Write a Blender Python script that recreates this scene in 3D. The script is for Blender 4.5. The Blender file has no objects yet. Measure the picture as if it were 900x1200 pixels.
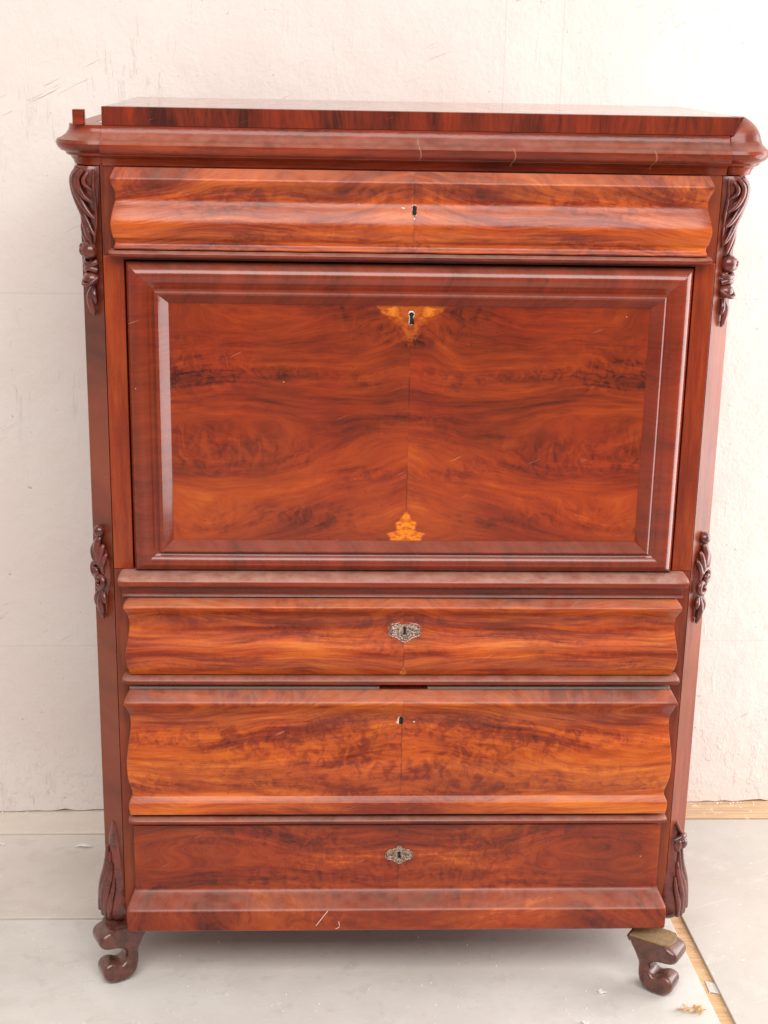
import bpy, math, random
from mathutils import Vector, Matrix, noise

random.seed(7)
S = bpy.context.scene
COL = S.collection

# ------------------------------------------------------------------ camera, light, exposure
def camera():
    f, cx, cy, cz, yaw, pitch, roll = 1790.16, -0.1449, -2.3707, 1.5845, 0.046, 0.2946, 0.0191
    s, c = math.sin, math.cos
    fw = Vector((s(yaw)*c(pitch), c(yaw)*c(pitch), -s(pitch)))
    r = Vector((c(yaw), -s(yaw), 0)); u = r.cross(fw)
    R = c(roll)*r + s(roll)*u; U = -s(roll)*r + c(roll)*u
    cam = bpy.data.cameras.new('camera'); o = bpy.data.objects.new('camera', cam); COL.objects.link(o)
    m = Matrix((R, U, -fw)).transposed().to_4x4(); m.translation = (cx, cy, cz)
    o.matrix_world = m
    cam.sensor_fit = 'HORIZONTAL'; cam.sensor_width = 36; cam.lens = f/900*36
    cam.clip_start = .05; cam.clip_end = 100
    S.camera = o
camera()

W = bpy.data.worlds.new('World'); S.world = W; W.use_nodes = True
W.node_tree.nodes['Background'].inputs[0].default_value = (1, .96, .935, 1)
W.node_tree.nodes['Background'].inputs[1].default_value = .42

def area(name, loc, target, sx, sy, power, color):
    l = bpy.data.lights.new(name, 'AREA'); l.shape = 'RECTANGLE'; l.size = sx; l.size_y = sy
    l.energy = power; l.color = color
    o = bpy.data.objects.new(name, l); COL.objects.link(o); o.location = loc
    o.rotation_euler = (Vector(target)-Vector(loc)).to_track_quat('-Z', 'Y').to_euler()
area('window_light', (2.0, .12, 1.09), (0, .12, 1.09), 1.35, 1.9, 41, (1, .965, .955))
area('front_fill_light', (.1, -3.0, 3.55), (.1, 0, .9), 4.4, 1.9, 172, (1, .945, .895))  # unseen lamp set high in front to shape highlights and the under-base shadow

S.view_settings.view_transform = 'Standard'; S.view_settings.look = 'None'
S.view_settings.exposure = 0.18; S.view_settings.gamma = 1.0
S.view_settings.use_curve_mapping = False
S.cycles.max_bounces = 8

# ------------------------------------------------------------------ node helpers
class N:
    def __init__(s, name):
        s.m = bpy.data.materials.new(name); s.m.use_nodes = True
        s.t = s.m.node_tree; s.t.nodes.clear()
        s.out = s.t.nodes.new('ShaderNodeOutputMaterial')
    def new(s, typ, **kw):
        n = s.t.nodes.new(typ)
        for k, v in kw.items(): setattr(n, k, v)
        return n
    def put(s, sock, v):
        if v is None: return
        if hasattr(v, 'is_output'): s.t.links.new(v, sock)
        elif isinstance(v, (tuple, list)):
            v = tuple(v)
            if len(sock.default_value) == 4 and len(v) == 3: v = v+(1,)
            sock.default_value = v
        else: sock.default_value = v
    def math(s, op, a, b=None, c=None, clamp=False):
        n = s.new('ShaderNodeMath', operation=op, use_clamp=clamp)
        for i, v in enumerate((a, b, c)): s.put(n.inputs[i], v)
        return n.outputs[0]
    def mix(s, f, a, b, mode='MIX'):
        n = s.new('ShaderNodeMix', data_type='RGBA', blend_type=mode)
        s.put(n.inputs[0], f); s.put(n.inputs[6], a); s.put(n.inputs[7], b)
        return n.outputs[2]
    def xyz(s, v):
        n = s.new('ShaderNodeSeparateXYZ'); s.put(n.inputs[0], v); return n.outputs
    def vec(s, x, y, z):
        n = s.new('ShaderNodeCombineXYZ')
        for i, v in enumerate((x, y, z)): s.put(n.inputs[i], v)
        return n.outputs[0]
    def noise(s, v, scale=1., detail=4., rough=.5, dist=0.):
        n = s.new('ShaderNodeTexNoise'); s.put(n.inputs['Vector'], v)
        n.inputs['Scale'].default_value = scale; n.inputs['Detail'].default_value = detail
        n.inputs['Roughness'].default_value = rough; n.inputs['Distortion'].default_value = dist
        return n.outputs[0]
    def vor(s, v, scale, feature='F1', rnd=1.):
        n = s.new('ShaderNodeTexVoronoi', feature=feature); s.put(n.inputs['Vector'], v)
        n.inputs['Scale'].default_value = scale; n.inputs['Randomness'].default_value = rnd
        return n.outputs
    def ramp(s, f, pts, interp='LINEAR'):
        n = s.new('ShaderNodeValToRGB'); s.put(n.inputs[0], f); r = n.color_ramp; r.interpolation = interp
        while len(r.elements) < len(pts): r.elements.new(.5)
        for e, (p, c) in zip(r.elements, pts):
            e.position = p; e.color = (c, c, c, 1) if not isinstance(c, (tuple, list)) else tuple(c)+(1,)
        return n.outputs[0]
    def rng(s, v, a, b, c=0., d=1.):
        n = s.new('ShaderNodeMapRange', clamp=True, interpolation_type='SMOOTHSTEP')
        for i, x in enumerate((v, a, b, c, d)): s.put(n.inputs[i], x)
        return n.outputs[0]
    def bump(s, h, dist, strength=1.):
        n = s.new('ShaderNodeBump'); s.put(n.inputs['Height'], h)
        n.inputs['Distance'].default_value = dist; n.inputs['Strength'].default_value = strength
        return n.outputs[0]
    def bsdf(s, **kw):
        n = s.new('ShaderNodeBsdfPrincipled')
        for k, v in kw.items(): s.put(n.inputs[k.replace('_', ' ')], v)
        s.t.links.new(n.outputs[0], s.out.inputs[0]); return s.m
    def obj(s): return s.new('ShaderNodeTexCoord').outputs['Object']
    def nz(s): return s.xyz(s.new('ShaderNodeNewGeometry').outputs['Normal'])[2]

DARK, MID, HOT, GOLD = (.048, .0065, .003), (.225, .0265, .0055), (.47, .088, .010), (.68, .18, .018)

def wood(name, seed, mirror=True, axis='x', bias=0., fig=1., stretch=1., rough=.27, dust_sheen=.35,
         patches=(), dark=DARK, mid=MID, hot=HOT, gold=GOLD, mottle=.5, scale=1., tint=None, seam=False, bmp=.85, coat=.22, coatr=.2, cracks=(), con=.90):
    n = N(name)
    x, y, z = n.xyz(n.obj())
    if axis == 'z': a, b = z, n.math('ADD', x, n.math('MULTIPLY', y, .8))
    elif axis == 'y': a, b = y, x
    else: a, b = x, z
    if mirror:
        w0 = n.noise(n.vec(a, b, seed+9.3), 5, 2)
        am = n.math('ABSOLUTE', a)
        am = n.math('ADD', am, n.math('MULTIPLY', n.math('SUBTRACT', w0, .5), .05))
        # the two veneer leaves are neighbours in the log, not exact twins
        slip = n.math('MULTIPLY', n.math('SIGN', a), .06)
    else:
        am = a; slip = 0.
    wz = n.math('ADD', slip, float(seed))
    # slow warp bends the grain into flames that fall away from the seam
    w1 = n.noise(n.vec(n.math('MULTIPLY', am, 2.6*scale), n.math('MULTIPLY', b, 5.*scale), wz), 1, 2, .5)
    w2 = n.noise(n.vec(n.math('MULTIPLY', am, 9.*scale), n.math('MULTIPLY', b, 14.*scale), n.math('ADD', wz, 4.)), 1, 2, .5)
    bw = n.math('ADD', b, n.math('MULTIPLY', n.math('SUBTRACT', w1, .5), .13*fig))
    bw = n.math('ADD', bw, n.math('MULTIPLY', n.math('SUBTRACT', w2, .5), .022*fig))
    if mirror and axis == 'x':
        bw = n.math('ADD', bw, n.math('MULTIPLY', am, n.math('MULTIPLY', n.math('SUBTRACT', n.noise(n.vec(n.math('MULTIPLY', am, 1.5), n.math('MULTIPLY', b, 7.), n.math('ADD', wz, 31.)), 1, 1), .42), .9*fig)))
    # broad light and dark figure
    f1 = n.noise(n.vec(n.math('MULTIPLY', am, 3.6*scale), n.math('MULTIPLY', bw, 19.*scale*stretch), n.math('ADD', wz, 1.7)), 1, 5, .6, .25)
    # streaks along the grain
    f2 = n.noise(n.vec(n.math('MULTIPLY', am, 10.*scale), n.math('MULTIPLY', bw, 120.*scale*stretch), n.math('ADD', wz, 2.9)), 1, 5, .66)
    f3 = n.noise(n.vec(n.math('MULTIPLY', am, 30.), n.math('MULTIPLY', bw, 560.), wz), 1, 3, .6)
    # ripples and blotches across the grain
    r1 = n.noise(n.vec(n.math('MULTIPLY', am, 58.*scale), n.math('MULTIPLY', n.math('ADD', n.math('MULTIPLY', bw, .35), n.math('MULTIPLY', b, .65)), 52.*scale), n.math('ADD', wz, 7.)), 1, 4, .62, .9)
    gate = n.rng(n.noise(n.vec(n.math('MULTIPLY', am, 3.), n.math('MULTIPLY', b, 15.), n.math('ADD', wz, 12.)), 1, 3), .42, .62)
    v = n.math('ADD', n.math('MULTIPLY', n.math('SUBTRACT', f1, .5), 1.45), .5+bias)
    v = n.math('ADD', v, n.math('MULTIPLY', n.math('SUBTRACT', f2, .5), .82))
    v = n.math('ADD', v, n.math('MULTIPLY', n.math('SUBTRACT', f3, .5), .28))
    v = n.math('ADD', n.math('MULTIPLY', n.math('SUBTRACT', v, .5+bias), con), .5+bias)
    v = n.math('SUBTRACT', v, n.math('MULTIPLY', n.math('MULTIPLY', gate, n.rng(r1, .40, .66)), .40*mottle))
    col = n.ramp(v, [(.12, dark), (.44, mid), (.70, hot), (.93, gold)])
    # hue drifts between red and brown over the sheet
    hue = n.noise(n.vec(am, b, n.math('ADD', wz, 21.)), 6, 2)
    col = n.mix(n.rng(hue, .40, .64, 0., .55), col, n.mix(1., col, (1.0, .70, .86), 'MULTIPLY'))
    for prof, colr, amp, soft, op, gap in patches:      # pale heartwood figures in the veneer: half-width as a function of height
        zs = [p[0] for p in prof]; z0, z1 = min(zs), max(zs); mx = max(p[1] for p in prof)
        fc = n.new('ShaderNodeFloatCurve')
        n.put(fc.inputs['Value'], n.math('DIVIDE', n.math('SUBTRACT', z, z0), z1-z0, clamp=True))
        cv = fc.mapping.curves[0]
        for i, (pz, pw) in enumerate(prof):
            t = (pz-z0)/(z1-z0)
            if i == 0: cv.points[0].location = (t, pw/mx)
            elif i == len(prof)-1: cv.points[-1].location = (t, pw/mx)
            else: cv.points.new(t, pw/mx)
        for p in cv.points: p.handle_type = 'VECTOR'
        fc.mapping.update()
        hw = n.math('MULTIPLY', fc.outputs[0], mx)
        jag = n.math('MULTIPLY', n.math('SUBTRACT', n.noise(n.vec(x, z, 3.3), 150, 3), .5), amp)
        d = n.math('SUBTRACT', n.math('ADD', hw, jag), n.math('ABSOLUTE', x))
        m = n.math('MULTIPLY', n.rng(d, -soft*.4, soft), n.math('MULTIPLY', n.math('GREATER_THAN', z, z0), n.math('LESS_THAN', z, z1)))
        if gap: m = n.math('MULTIPLY', m, n.rng(n.math('ADD', n.math('ABSOLUTE', x), n.math('MULTIPLY', jag, .5)), gap*.6, gap*1.4))
        fine = n.noise(n.vec(n.math('MULTIPLY', n.math('ABSOLUTE', x), 90), n.math('MULTIPLY', z, 160), 1.), 1, 4, .6)
        pc = n.mix(n.rng(fine, .38, .60), (colr[0]*.62, colr[1]*.42, colr[2]*.4), colr)
        col = n.mix(n.math('MULTIPLY', m, op), col, pc)
    if seam:
        sm = n.rng(n.math('ABSOLUTE', n.math('ADD', x, n.math('MULTIPLY', n.math('SUBTRACT', n.noise(n.vec(0., z, 2.), 30, 2), .5), .002))), .0004, .0018, 1., 0.)
        col = n.mix(n.math('MULTIPLY', sm, n.rng(n.noise(n.vec(0., z, seed), 22, 2), .40, .68, .0, .5)), col, (.02, .006, .004))
    if tint: col = n.mix(1., col, tint, 'MULTIPLY')
    for cx_, zlo, zhi in cracks:
        wv = n.math('MULTIPLY', n.math('SINE', n.math('MULTIPLY', z, 170.)), .0022)
        ln = n.rng(n.math('ABSOLUTE', n.math('SUBTRACT', n.math('ADD', x, wv), cx_)), .0004, .0013, 1., 0.)
        ln = n.math('MULTIPLY', ln, n.math('MULTIPLY', n.math('GREATER_THAN', z, zlo), n.math('LESS_THAN', z, zhi)))
        col = n.mix(n.math('MULTIPLY', ln, .38), col, (.50, .28, .18))
    # old polish: dark flecks, pale bruises, a dusty pale layer on what faces up, partly painted sheen
    p3 = n.vec(x, n.math('MULTIPLY', y, 1.), z)
    fleck = n.rng(n.noise(p3, 210, 2, .5), .69, .76)
    col = n.mix(n.math('MULTIPLY', fleck, .55), col, (.025, .008, .006))
    vv = n.vor(p3, 26.)
    speck = n.math('MULTIPLY', n.rng(vv[0], .012, .035, 1., 0.), n.math('GREATER_THAN', n.xyz(vv[1])[0], .80))
    col = n.mix(n.math('MULTIPLY', speck, .8), col, (.62, .50, .42))
    scr = n.noise(n.vec(n.math('ADD', n.math('MULTIPLY', x, 14.), n.math('MULTIPLY', z, 9.)), n.math('SUBTRACT', n.math('MULTIPLY', z, 260.), n.math('MULTIPLY', x, 120.)), seed), 1, 2)
    scg = n.rng(n.noise(p3, 9, 2), .54, .62)
    scm = n.math('MULTIPLY', n.rng(scr, .71, .75), scg)
    col = n.mix(n.math('MULTIPLY', scm, .45), col, (.5, .25, .16))
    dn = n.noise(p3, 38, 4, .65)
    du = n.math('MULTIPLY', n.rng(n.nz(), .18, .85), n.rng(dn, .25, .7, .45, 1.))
    col = n.mix(n.math('MULTIPLY', du, dust_sheen), col, (.48, .27, .21))
    smear = n.noise(n.vec(n.math('MULTIPLY', x, 8.), y, n.math('MULTIPLY', z, 5.)), 1.6, 5, .6)
    rg = n.math('ADD', n.math('MULTIPLY', n.math('SUBTRACT', smear, .5), .22), rough)
    rg = n.math('ADD', rg, n.math('MULTIPLY', du, .25))
    h = n.math('ADD', n.math('MULTIPLY', f3, .22), n.math('MULTIPLY', f2, .5))
    h = n.math('ADD', h, n.math('MULTIPLY', r1, 1.1))
    h = n.math('ADD', h, n.math('MULTIPLY', n.noise(p3, 60, 3), .7))
    h = n.math('ADD', h, n.math('MULTIPLY', n.noise(p3, 11, 2), 4.))
    return n.bsdf(Base_Color=col, Roughness=rg, Normal=n.bump(h, .0006, bmp), Coat_Weight=coat, Coat_Roughness=coatr, Specular_IOR_Level=.30)

def carved(name, base=(.165, .024, .015), rough=.26):
    n = N(name); p = n.obj()
    a = n.noise(p, 55, 4, .6); b = n.noise(p, 420, 2)
    col = n.mix(n.rng(a, .35, .68), tuple(c*.45 for c in base), base)
    col = n.mix(n.rng(b, .62, .72, 0., .5), col, (.2, .075, .04))
    du = n.math('MULTIPLY', n.rng(n.nz(), .2, .9), n.rng(a, .3, .7, .3, 1.))
    col = n.mix(n.math('MULTIPLY', du, .12), col, (.45, .30, .25))
    return n.bsdf(Base_Color=col, Roughness=n.rng(a, .3, .7, rough-.05, rough+.14), Normal=n.bump(n.math('ADD', n.noise(p, 170, 3), n.noise(p, 60, 2)), .0009, .6), Coat_Weight=.5, Coat_Roughness=.14)

def metal(name, c1, c2, rough=.36):
    n = N(name); p = n.obj()
    a = n.noise(p, 380, 3, .6)
    return n.bsdf(Base_Color=n.mix(n.rng(a, .38, .62), c1, c2), Metallic=.9, Roughness=n.rng(a, .3, .7, rough-.08, rough+.18),
                  Normal=n.bump(a, .0003, .6))

def plain(name, c, rough=.8, var=.25, sc=60., bmp=.0005):
    n = N(name); p = n.obj(); a = n.noise(p, sc, 5, .6)
    return n.bsdf(Base_Color=n.mix(a, tuple(x*(1-var) for x in c), tuple(min(1, x*(1+var)) for x in c)), Roughness=rough,
                  Normal=n.bump(a, bmp, .6))

def plaster():
    n = N('plaster'); p = n.obj(); x, y, z = n.xyz(p)
    a = n.noise(p, 3.2, 5, .6); b = n.noise(p, 14, 5, .62)
    # trowel drags: stretched ridges, gated in patches
    d1 = n.noise(n.vec(n.math('ADD', n.math('MULTIPLY', x, 8.), n.math('MULTIPLY', z, 4.)), y, n.math('SUBTRACT', n.math('MULTIPLY', z, 70.), n.math('MULTIPLY', x, 36.))), 1, 3, .6)
    g1 = n.rng(n.noise(n.vec(x, y, n.math('MULTIPLY', z, 1.3)), 4.5, 3), .54, .64)
    d2 = n.noise(n.vec(n.math('MULTIPLY', x, 60.), y, n.math('MULTIPLY', z, 9.)), 1, 4, .65)
    g2 = n.rng(n.noise(p, 3.1, 2), .5, .66)
    low = n.rng(z, .02, .34, 1., .0)
    chips = n.rng(n.noise(n.vec(n.math('MULTIPLY', x, 1.), y, n.math('MULTIPLY', z, .6)), 46, 5, .65), .50, .60)
    h = n.math('MULTIPLY', n.math('MULTIPLY', n.rng(d1, .60, .72), g1), .5)
    h = n.math('ADD', h, n.math('MULTIPLY', n.math('MULTIPLY', n.rng(d2, .56, .7), g2), .45))
    h = n.math('ADD', h, n.math('MULTIPLY', n.math('MULTIPLY', chips, low), .26))
    h = n.math('ADD', h, n.math('MULTIPLY', b, 1.2))
    h = n.math('ADD', h, n.math('MULTIPLY', n.noise(p, 120, 4, .6), .25))
    col = n.mix(n.rng(a, .34, .68), (.765, .675, .635), (.79, .725, .685))
    col = n.mix(n.rng(b, .60, .78, 0., .35), col, (.83, .79, .74))
    # vertical sheets of plaster and hairline cracks
    wob = n.math('MULTIPLY', n.math('SUBTRACT', n.noise(p, 6, 4), .5), .012)
    for px, zlo, zhi in ((.205, 1.2, 9.), (.315, 1.2, 9.)):
        ln = n.rng(n.math('ABSOLUTE', n.math('SUBTRACT', n.math('ADD', x, n.math('MULTIPLY', wob, .15)), px)), .0004, .0014, 1., 0.)
        col = n.mix(n.math('MULTIPLY', ln, .35), col, (.5, .43, .40))
    for pz in (1.118, .385):
        ln = n.rng(n.math('ABSOLUTE', n.math('SUBTRACT', n.math('ADD', z, n.math('MULTIPLY', wob, .2)), pz)), .0004, .0016, 1., 0.)
        col = n.mix(n.math('MULTIPLY', ln, .3), col, (.55, .46, .42))
    lnd = n.rng(n.math('ABSOLUTE', n.math('SUBTRACT', n.math('SUBTRACT', x, n.math('MULTIPLY', z, .24)), .4475)), .0005, .0018, 1., 0.)
    lnd = n.math('MULTIPLY', lnd, n.math('MULTIPLY', n.rng(z, 1.40, 1.43), n.rng(z, 1.52, 1.56, 1., 0.)))
    col = n.mix(n.math('MULTIPLY', lnd, .7), col, (.35, .30, .30))
    spots = n.rng(n.noise(p, 75, 2), .735, .765)
    col = n.mix(n.math('MULTIPLY', spots, .55), col, (.42, .34, .3))
    return n.bsdf(Base_Color=col, Roughness=.82, Normal=n.bump(h, .0042, .8))

def lino(name, seed, base=(.62, .60, .555)):
    n = N(name); p = n.obj(); x, y, z = n.xyz(p)
    q = n.vec(x, y, seed)
    a = n.noise(q, 2.2, 5, .6); b = n.noise(q, 26, 5, .65); c = n.noise(q, 150, 3, .6)
    col = n.mix(n.rng(a, .34, .66), tuple(v*.90 for v in base), tuple(min(1, v*1.05) for v in base))
    col = n.mix(n.rng(b, .56, .70, 0., .35), col, (.50, .47, .42))
    col = n.mix(n.rng(c, .66, .74, 0., .5), col, (.34, .30, .27))
    col = n.mix(n.rng(n.noise(q, 90, 2), .68, .75, 0., .7), col, (.80, .78, .74))
    st = n.noise(n.vec(x, n.math('MULTIPLY', y, 1.6), seed+3.), 5.5, 6, .7, .5)
    col = n.mix(n.rng(st, .50, .68, 0., .22), col, (.47, .42, .36))
    col = n.mix(n.rng(n.noise(n.vec(x, y, seed+8.), 9, 6, .7), .56, .68, 0., .20), col, (.84, .82, .78))
    sc = n.noise(n.vec(n.math('ADD', n.math('MULTIPLY', x, 6.), n.math('MULTIPLY', y, 3.)), n.math('SUBTRACT', n.math('MULTIPLY', y, 90.), n.math('MULTIPLY', x, 40.)), seed), 1, 3)
    col = n.mix(n.math('MULTIPLY', n.rng(sc, .66, .72), .25), col, (.75, .73, .70))
    h = n.math('ADD', n.math('MULTIPLY', b, .6), n.math('MULTIPLY', c, .3)); h = n.math('ADD', h, n.math('MULTIPLY', a, 2.))
    return n.bsdf(Base_Color=col, Roughness=n.rng(b, .3, .7, .48, .7), Normal=n.bump(h, .0012, .6))

def bareboard(name, c1=(.50, .33, .19), c2=(.66, .48, .31), seed=0.):
    n = N(name); p = n.obj(); x, y, z = n.xyz(p)
    a = n.noise(n.vec(n.math('MULTIPLY', x, 6.), n.math('MULTIPLY', y, 160.), seed), 1, 5, .6)
    b = n.noise(p, 38, 5, .65)
    col = n.mix(n.rng(a, .36, .64), c1, c2)
    col = n.mix(n.rng(b, .60, .72, 0., .6), col, (.30, .17, .09))
    col = n.mix(n.rng(n.noise(p, 60, 3), .60, .70, 0., .5), col, (.78, .70, .60))
    return n.bsdf(Base_Color=col, Roughness=.75, Normal=n.bump(n.math('ADD', a, b), .0015, .7))

# ------------------------------------------------------------------ mesh helpers
class MB:
    def __init__(s): s.v = []; s.f = []
    def add(s, vs, fs):
        k = len(s.v); s.v += [tuple(v) for v in vs]; s.f += [[i+k for i in f] for f in fs]; return s
    def box(s, x0, x1, y0, y1, z0, z1):
        return s.prism([(x0, y0), (x1, y0), (x1, y1), (x0, y1)], z0, z1)
    def prism(s, poly, z0, z1):
        n = len(poly)
        return s.add([(x, y, z0) for x, y in poly]+[(x, y, z1) for x, y in poly],
                     [list(range(n))[::-1], list(range(n, 2*n))]+[[i, (i+1) % n, n+(i+1) % n, n+i] for i in range(n)])
    def rows(s, rows, yb, r=.003, n=1):
        """a moulded front: rows of (z, y, half width) from top to bottom, running along x, backed at y = yb"""
        vs, k = [], 0
        for z, y, xe in rows:
            rr = min(r, max(.0003, (yb-y)*.45))
            ring = [(-xe, yb, z), (-xe, y+rr, z), (-xe+rr*.3, y+rr*.3, z), (-xe+rr, y, z)]
            ring += [(-(xe-rr)+2*(xe-rr)*i/40, y, z) for i in range(1, 40)]
            ring += [(xe-rr, y, z), (xe-rr*.3, y+rr*.3, z), (xe, y+rr, z), (xe, yb, z)]
            k = len(ring); vs += ring
        fs = []
        for i in range(len(rows)-1):
            for j in range(k-1): fs.append([i*k+j, (i+1)*k+j, (i+1)*k+j+1, i*k+j+1])
        m = (len(rows)-1)*k
        fs.append(list(range(k))); fs.append(list(range(m, m+k))[::-1])
        fs.append([i*k for i in range(len(rows))] + [i*k+k-1 for i in range(len(rows)-1, -1, -1)])
        return s.add(vs, fs)
    def tube(s, pts, rad, seg=8, flat=1., nrm=None):
        pts = [Vector(p) for p in pts]; n = len(pts); vs = []
        for i, p in enumerate(pts):
            t = (pts[min(i+1, n-1)]-pts[max(i-1, 0)]).normalized()
            a = (nrm or Vector((0, 0, 1))); b = t.cross(a)
            if b.length < 1e-3: a = Vector((1, 0, 0)); b = t.cross(a)
            b.normalize(); c = b.cross(t).normalized(); r = rad[i] if isinstance(rad, (list, tuple)) else rad
            vs += [p+b*r*math.cos(2*math.pi*k/seg)+c*r*flat*math.sin(2*math.pi*k/seg) for k in range(seg)]
        fs = [[i*seg+k, i*seg+(k+1) % seg, (i+1)*seg+(k+1) % seg, (i+1)*seg+k] for i in range(n-1) for k in range(seg)]
        fs += [list(range(seg))[::-1], list(range((n-1)*seg, n*seg))]
        return s.add(vs, fs)
    def ball(s, c, r, sc=(1, 1, 1), seg=14, ring=9):
        c = Vector(c); vs = [c+Vector((0, 0, r*sc[2]))]
        for i in range(1, ring):
            t = math.pi*i/ring
            vs += [c+Vector((r*sc[0]*math.sin(t)*math.cos(2*math.pi*k/seg), r*sc[1]*math.sin(t)*math.sin(2*math.pi*k/seg), r*sc[2]*math.cos(t))) for k in range(seg)]
        vs.append(c-Vector((0, 0, r*sc[2])))
        fs = [[0, 1+k, 1+(k+1) % seg] for k in range(seg)]
        for i in range(ring-2):
            fs += [[1+i*seg+k, 1+(i+1)*seg+k, 1+(i+1)*seg+(k+1) % seg, 1+i*seg+(k+1) % seg] for k in range(seg)]
        b = 1+(ring-2)*seg
        fs += [[len(vs)-1, b+(k+1) % seg, b+k] for k in range(seg)]
        return s.add(vs, fs)
    def lathe(s, prof, c, a0=0, a1=360, seg=28):
        """prof: (radius, z) bottom to top about a vertical axis through c"""
        full = a1-a0 >= 360; m = seg if full else seg+1; vs = []
        for r, z in prof:
            vs += [(c[0]+r*math.cos(math.radians(a0+(a1-a0)*k/seg)), c[1]+r*math.sin(math.radians(a0+(a1-a0)*k/seg)), z) for k in range(m)]
        fs = []
        for i in range(len(prof)-1):
            for k in range(seg): fs.append([i*m+k, i*m+(k+1) % m, (i+1)*m+(k+1) % m, (i+1)*m+k])
        fs.append([(len(prof)-1)*m+k for k in range(m)]); fs.append([k for k in range(m)][::-1])
        return s.add(vs, fs)
    def sweep(s, path, prof):
        """prof (offset outward, z) carried along an open plan path; outward is to the right of travel"""
        P = [Vector(p) for p in path]; n = len(P); vs = []; k = len(prof)
        for i in range(n):
            d0 = (P[i]-P[max(i-1, 0)]); d1 = (P[min(i+1, n-1)]-P[i])
            if d0.length < 1e-9: d0 = d1
            if d1.length < 1e-9: d1 = d0
            n0 = Vector((d0.y, -d0.x)).normalized(); n1 = Vector((d1.y, -d1.x)).normalized()
            b = (n0+n1).normalized(); b /= max(.4, b.dot(n0))
            vs += [(P[i].x+b.x*o, P[i].y+b.y*o, z) for o, z in prof]
        fs = [[i*k+j, (i+1)*k+j, (i+1)*k+(j+1) % k, i*k+(j+1) % k] for i in range(n-1) for j in range(k)]
        fs += [list(range(k)), list(range((n-1)*k, n*k))[::-1]]
        return s.add(vs, fs)
    def xform(s, fn): s.v = [tuple(fn(Vector(v))) for v in s.v]; return s

def empty(name, loc=(0, 0, 0)):
    o = bpy.data.objects.new(name, None); COL.objects.link(o); o.location = loc; o.empty_display_size = .1; return o
def obj(name, mb, mat, parent=None, sharp=32, bevel=0., sub=0):
    me = bpy.data.meshes.new(name); me.from_pydata(mb.v, [], mb.f); me.update()
    import bmesh
    b = bmesh.new(); b.from_mesh(me); bmesh.ops.recalc_face_normals(b, faces=b.faces); b.to_mesh(me); b.free()
    me.materials.append(mat)
    me.shade_smooth(); me.set_sharp_from_angle(angle=math.radians(sharp))
    o = bpy.data.objects.new(name, me); COL.objects.link(o)
    if parent: o.parent = parent
    if bevel:
        m = o.modifiers.new('bevel', 'BEVEL'); m.width = bevel; m.segments = 2; m.limit_method = 'ANGLE'; m.angle_limit = math.radians(40)
        m.harden_normals = True
    if sub:
        m = o.modifiers.new('sub', 'SUBSURF'); m.levels = sub; m.render_levels = sub
    return o
def tag(o, label=None, cat=None, group=None, kind=None):
    for k, v in (('label', label), ('category', cat), ('group', group), ('kind', kind)):
        if v: o[k] = v
    return o
def ease(pts, n=6):
    """Catmull-Rom through the points"""
    P = [Vector(p) for p in pts]; out = []
    for i in range(len(P)-1):
        a, b, c, d = P[max(i-1, 0)], P[i], P[i+1], P[min(i+2, len(P)-1)]
        for k in range(n):
            t = k/n
            out.append(.5*((2*b)+(c-a)*t+(2*a-5*b+4*c-d)*t*t+(3*b-a-3*c+d)*t**3))
    out.append(P[-1]); return out
def smooth_rows(pts, n=5): return [tuple(p) for p in ease([(p[0], p[1], p[2]) for p in pts], n)]

# ------------------------------------------------------------------ setting: wall and floor
def wall_y(x): return .607+(x+.82)/1.68*.041
def build_wall():
    mb = MB(); xs = [-3+i*.02 for i in range(int(4.75/.02)+1)]; zs = [0, .03, .1, .3, .6, 1, 1.5, 2, 2.5, 3.2]
    vs = []
    for x in xs:
        for j, z in enumerate(zs):
            zz = z; yy = wall_y(x)
            if j == 0: zz = .004+.007*max(0, noise.noise((x*14, 0, 1)))+.010*max(0, noise.noise((x*45, 0, 4)))
            if j <= 1: yy += .002*noise.noise((x*22, z*8, 7))
            yy += .0025*noise.noise((x*3, z*3, 2))
            vs.append((x, yy, zz))
    k = len(zs); fs = [[i*k+j, (i+1)*k+j, (i+1)*k+j+1, i*k+j+1] for i in range(len(xs)-1) for j in range(k-1)]
    # thickness: bottom lip and far end
    n0 = len(vs)
    for x in xs: vs.append((x, wall_y(x)+.12, vs[xs.index(x)*k][2]))
    for i in range(len(xs)-1): fs.append([i*k, n0+i, n0+i+1, (i+1)*k])
    e = (len(xs)-1)*k; m = len(vs); vs += [(xs[-1], wall_y(xs[-1])+.12, z) for z in zs]
    fs += [[e+j, m+j, m+j+1, e+j+1] for j in range(k-1)]
    mb.add(vs, fs); tag(obj('wall', mb, plaster()), kind='structure')
build_wall()

M_board = bareboard('bare_board'); M_seam = bareboard('seam_board', (.55, .33, .16), (.68, .46, .26), 4.)
M_painted = plain('painted_board', (.74, .67, .59), .7, .10, 30, .002)
fl = MB().box(-6, 6, -7, 3, -.05, -.006)
floor = tag(obj('floor', fl, M_seam), kind='structure')
def slab(poly, z0, z1, name, mat): return obj(name, MB().prism(poly, z0, z1), mat, floor, bevel=.0015)
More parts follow.
